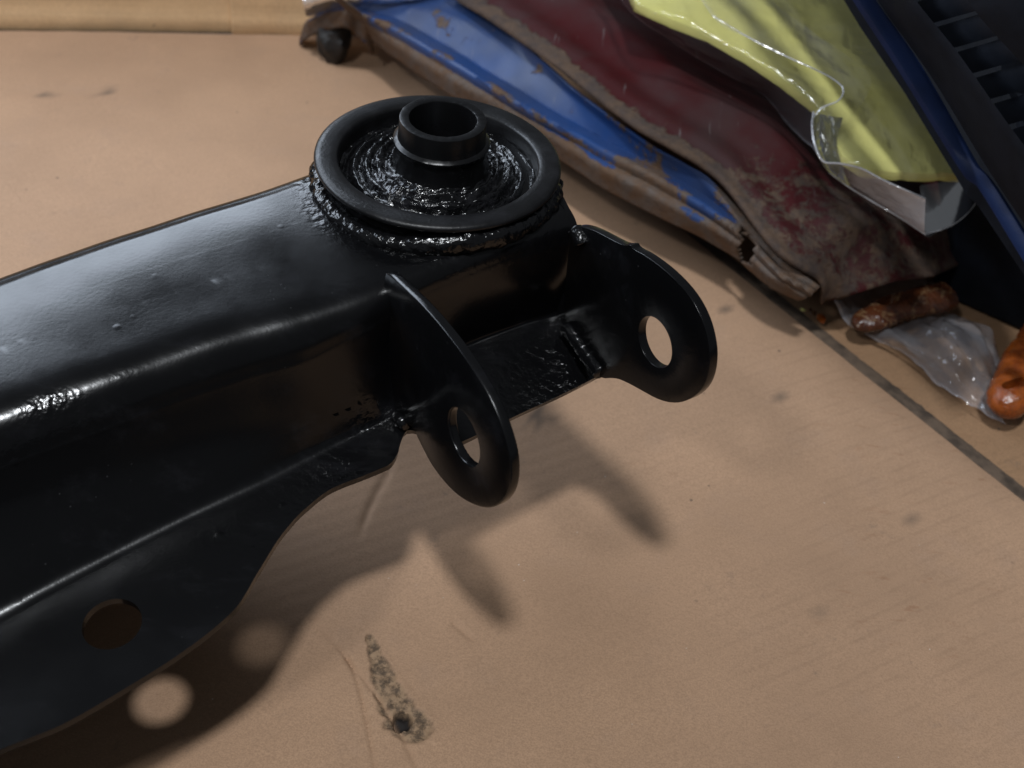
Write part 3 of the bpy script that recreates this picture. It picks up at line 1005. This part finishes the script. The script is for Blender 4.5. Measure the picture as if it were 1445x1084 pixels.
# second, loose layer with its own edge across the yellow
c0 = [(960, -60, .131), (1005, 22, .131), (1060, 55, .131), (1110, 80, .131), (1150, 98, .132), (1176, 112, .133), (1190, 126, .134), (1183, 142, .134), (1160, 152, .133), (1148, 165, .131)]
c1 = [(1060, -80, .131), (1090, 0, .131), (1125, 30, .131), (1160, 55, .131), (1195, 80, .132), (1215, 96, .132), (1228, 112, .132), (1225, 132, .132), (1205, 160, .131), (1185, 180, .129)]
film([c0, c1], 90, 24, 'film_layer', FILM, 0.0012, bag, lambda s, a: 0.30 * math.exp(-(a / 0.04) ** 2))
# the curled flap
d0 = [(1148, 158, .138), (1146, 180, .139), (1150, 205, .139), (1162, 228, .138), (1185, 231, .137), (1215, 238, .136), (1250, 256, .136), (1306, 281, .137)]
d1 = [(1156, 160, .128), (1152, 185, .127), (1156, 215, .125), (1170, 244, .123), (1195, 262, .121), (1230, 284, .120), (1265, 304, .121), (1306, 331, .124)]
d2 = [(1190, 165, .123), (1182, 195, .122), (1186, 225, .120), (1200, 262, .116), (1225, 288, .114), (1260, 306, .112), (1290, 318, .112), (1325, 327, .114)]
film([d0, d1, d2], 90, 30, 'curled_flap', FILM2, 0.0008, bag, lambda s, a: (0.75 * sm(s, 0.45, 0.6) * (1 - sm(a, 0.5, 0.6)) + 1.2 * math.exp(-(a / 0.025) ** 2) + 0.12))
link('film_edge', tube_bm(resample([at(x, y, z - DY(y)) for x, y, z in d0], 80), 0.00055, 6), EDGEF, bag)
link('film_edge', tube_bm(resample([at(x, y, z - DY(y) + .001) for x, y, z in c0[1:]], 80), 0.0004, 6), EDGEF, bag)
link('film_edge', tube_bm(resample([at(x, y, z - DY(y)) for x, y, z in d1[3:]], 50), 0.00035, 6), EDGEF, bag)
e0 = [(1298, 262, .1215), (1325, 258, .1215), (1352, 254, .121), (1386, 246, .120)]
e1 = [(1302, 300, .120), (1330, 290, .119), (1356, 276, .118), (1388, 254, .117)]
e2 = [(1306, 331, .119), (1342, 319, .116), (1370, 296, .114), (1390, 262, .113)]
film([e0, e1, e2], 30, 30, 'bag_corner', FILM3, 0.0004, bag, lambda s, a: 0.06)
link('film_edge', tube_bm(resample([at(x, y, z - DY(y)) for x, y, z in e2], 50), 0.0003, 6), EDGEF, bag)

# pale film behind the blue panel's left end
pb = film([[(425, -30, .05), (480, -26, .06), (560, -22, .065), (640, -30, .07)], [(428, 10, .045), (480, 2, .052), (560, 5, .055), (640, -6, .06)], [(436, 30, .012), (490, 22, .012), (560, 14, .02), (640, 4, .04)]], 50, 24, 'plastic_wrap', FILM2, 0.004, None, lambda s, a: 0.45)
tag(pb, 'scrap of pale plastic film behind the left end of the blue panel', 'plastic film')

# ------------------------------------------------------------------ grille with the blue edge, top right
gr_ = thing('grille', 'black plastic grille with slats and a dark blue outer edge above the bag', 'grille')


def beam(name, top_l, top_r, th, mat, bev=0.001):
    """bar between two edge lines of the top face"""
    n = 40
    L = resample([at(x, y, z - GY(y)) for x, y, z in top_l], n); Rr = resample([at(x, y, z - GY(y)) for x, y, z in top_r], n)
    bm = bmesh.new(); prev = None; rings = []
    for i in range(n):
        a, b = L[i], Rr[i]; m = (a + b) / 2 + Z * 0.002
        ring = [bm.verts.new(p) for p in (a, m, b, b - Z * th, a - Z * th)]
        if prev:
            for k in range(5):
                bm.faces.new((prev[k], prev[(k + 1) % 5], ring[(k + 1) % 5], ring[k]))
        else:
            bm.faces.new(ring)
        prev = ring
    bm.faces.new(prev)
    return link(name, bm, mat, gr_, angle=50)


ZG = 0.170


def GY(y):
    return 0.00020 * y


beam('edge_strip', [(1055, -250, ZG), (1180, -50, ZG), (1211, 0, ZG), (1273, 95, ZG), (1363, 240, ZG), (1384, 258, ZG), (1450, 365, ZG), (1500, 440, ZG)], [(1080, -250, ZG), (1205, -50, ZG), (1236, 0, ZG), (1302, 95, ZG), (1384, 238, ZG), (1402, 256, ZG), (1465, 355, ZG), (1515, 430, ZG)], 0.003, BLUEBAR)
beam('inner_bar', [(1097, -250, ZG + .004), (1222, -50, ZG + .004), (1252, 0, ZG + .004), (1320, 95, ZG + .006), (1400, 225, ZG + .010), (1480, 345, ZG + .014)], [(1137, -250, ZG + .018), (1262, -50, ZG + .018), (1292, 0, ZG + .020), (1352, 75, ZG + .024), (1430, 185, ZG + .034), (1520, 300, ZG + .045)], 0.005, DARKG)
beam('outer_bar', [(1226, -250, ZG + .040), (1345, -60, ZG + .040), (1380, 0, ZG + .042), (1435, 62, ZG + .046), (1520, 150, ZG + .052)], [(1291, -250, ZG + .05), (1410, -60, ZG + .05), (1445, 0, ZG + .052), (1500, 60, ZG + .056), (1580, 150, ZG + .062)], 0.004, DARKG)
for k in range(-5, 9):
    x = 1252 + k * 27; y = -44 + k * 36
    zk = ZG + .004 + GY(y) * 0.15
    a, b = (x + 16, y + 10), (x + 116, y - 20)
    beam('slat', [(a[0], a[1], zk + .008), ((a[0] + b[0]) / 2, (a[1] + b[1]) / 2, zk + .020), (b[0], b[1], zk + .032)],
         [(a[0] + 12, a[1] + 17, zk + .008), ((a[0] + b[0]) / 2 + 12, (a[1] + b[1]) / 2 + 17, zk + .020), (b[0] + 12, b[1] + 17, zk + .032)], 0.006, SLAT)
# solid panel added behind the slats to cast the grille's full shadow
hp = [at(x, y, ZG + dz - .006 - GY(y)) for x, y, dz in ((1066, -248, -.0068), (1190, -50, -.0068), (1224, 6, -.0068), (1288, 100, -.0068), (1376, 244, -.0068), (1394, 262, -.0068), (1510, 436, -.0068), (1620, 420, .030), (1600, 150, .030), (1500, -60, .030), (1380, -248, .015))]
hc = at(1420, 110, ZG - .030)
bm = bmesh.new()
t1 = [bm.verts.new(p) for p in hp]; t2 = [bm.verts.new(p - Z * 0.012) for p in hp]
c1 = bm.verts.new(hc); c2 = bm.verts.new(hc - Z * 0.012)
for i in range(len(hp)):
    j = (i + 1) % len(hp); bm.faces.new((t1[i], t1[j], c1)); bm.faces.new((t2[i], t2[j], c2))
for i in range(len(hp)):
    j = (i + 1) % len(hp); bm.faces.new((t1[i], t1[j], t2[j], t2[i]))
link('shade_panel', bm, DARKG, gr_, smooth=False)
bm = bmesh.new()  # added black block, its faces stand in for deep shade under the grille
fp_ = [(1318, 414), (1470, 482), (1800, 420), (1560, 60), (1300, 285)]
t1 = [bm.verts.new(at(x, y, -0.005)) for x, y in fp_]
t2 = [bm.verts.new(at(x, y, 0) * np.array([1, 1, 0]) + Z * 0.084) for x, y in fp_]
bm.faces.new(t2); bm.faces.new(t1)
for i in range(5):
    j = (i + 1) % 5; bm.faces.new((t1[i], t1[j], t2[j], t2[i]))
link('shade_block', bm, DARKG, gr_, smooth=False, bev=0.003)

# ------------------------------------------------------------------ rusty levers and their bag, right
def lever(name, path, rads, flat, mat, hole, label, seed):
    """forged lever end: rounded bar with a boss and a slot"""
    P = resample(path, 60); rr = np.interp(np.linspace(0, 1, 60), np.linspace(0, 1, len(rads)), rads)
    bm = bmesh.new(); prev = None
    T = np.gradient(P, axis=0)
    for i in range(60):
        t = Vector(T[i]).normalized(); a = t.cross(Vector((0, 0, 1))).normalized(); b = a.cross(t)
        ring = []
        dd = min(1.0, (i + 0.03) * np.linalg.norm(P[1] - P[0]) / rads[2])
        rr[i] *= math.sqrt(1 - (1 - dd) ** 2)
        for k in range(28):
            th = 2 * math.pi * k / 28
            d = a * math.cos(th) * rr[i] + b * math.sin(th) * rr[i] * flat
            q = Vector(P[i]) + d
            q += d.normalized() * ((0.0026 if seed == 2 else 0.0010) * noise.noise(q * 75 + Vector((seed, 0, 0))) + 0.0009 * noise.noise(q * 240))
            ring.append(bm.verts.new(q))
        if prev:
            for k in range(28):
                bm.faces.new((prev[k], prev[(k + 1) % 28], ring[(k + 1) % 28], ring[k]))
        else:
            bm.faces.new(ring)
        prev = ring
    bm.faces.new(prev)
    o = link(name, bm, mat, angle=70)
    if hole:
        (hx, hy, hz), (hx2, hy2), hr = hole
        p1, p2 = at(hx, hy, hz), at(hx2, hy2, hz)
        cb = bmesh.new()
        ax = Vector(p2 - p1); L = ax.length; ax.normalize(); sd = ax.cross(Vector((0, 0, 1)))
        ring = []
        for k in range(24):
            th = 2 * math.pi * k / 24
            base = Vector(p2) if math.cos(th) > 0 else Vector(p1)
            ring.append(base + ax * math.cos(th) * hr + sd * math.sin(th) * hr)
        lo = [cb.verts.new(q - Vector((0, 0, 0.004))) for q in ring]; hi = [cb.verts.new(q + Vector((0, 0, 0.03))) for q in ring]
        cb.faces.new(lo); cb.faces.new(hi)
        for k in range(24):
            cb.faces.new((lo[k], lo[(k + 1) % 24], hi[(k + 1) % 24], hi[k]))
        c = link('cutter', cb, mat, smooth=False)
        m = o.modifiers.new('h', 'BOOLEAN'); m.operation = 'DIFFERENCE'; m.object = c; m.solver = 'EXACT'
        bake(o); bpy.data.objects.remove(c)
        o.data.set_sharp_from_angle(angle=R(50))
    tag(o, label, 'rusty lever')
    return o


lever('rusty_lever', [at(1204, 462, .0075), at(1210, 459, .0085), at(1235, 449, .010), at(1265, 437, .011), at(1300, 426, .013), at(1336, 418, .013)],
      [.0080, .0088, .0096, .0100, .0100], 0.65, RUSTB, ((1244, 432, .0135), (1256, 428), .0034), 'brown rusty lever end wrapped in clear plastic below the red panel', 2)
lever('rusty_lever', [at(1413, 584, .0095), at(1418, 574, .0105), at(1426, 560, .0115), at(1440, 530, .012), at(1462, 490, .013), at(1500, 430, .015)],
      [.0105, .0112, .0116, .0114, .0110, .0108], 0.78, RUSTO, ((1420, 548, .0175), (1442, 543), .0026), 'bright orange rusty lever end with a slot at the right edge', 5)

bag2 = thing('plastic_bag', 'crumpled milky plastic bag lying on cardboard between the two rusty levers', 'plastic bag')
f0 = [(1165, 405, .018), (1180, 440, .008), (1196, 462, .003), (1222, 474, .001), (1260, 492, .0), (1300, 520, .0), (1340, 555, .0), (1390, 590, .0), (1420, 600, .0)]
f1 = [(1185, 400, .018), (1192, 435, .010), (1212, 458, .003), (1250, 470, .006), (1285, 482, .010), (1322, 502, .010), (1358, 530, .009), (1390, 565, .004), (1410, 590, .002)]
f2 = [(1240, 395, .006), (1245, 420, .003), (1260, 446, .003), (1290, 456, .006), (1325, 462, .012), (1360, 482, .014), (1385, 508, .012), (1400, 540, .006), (1425, 565, .003)]
f3 = [(1300, 388, .006), (1310, 410, .003), (1325, 432, .003), (1345, 440, .010), (1370, 452, .014), (1395, 468, .014), (1405, 495, .010), (1415, 515, .005), (1450, 540, .002)]
film([f0, f1, f2, f3], 110, 50, 'bag_film', FILM2, 0.0035, bag2, lambda s, a: 0.14 * sm(s, 0.35, 0.55) + 0.3 * math.exp(-(a / 0.02) ** 2), 40)
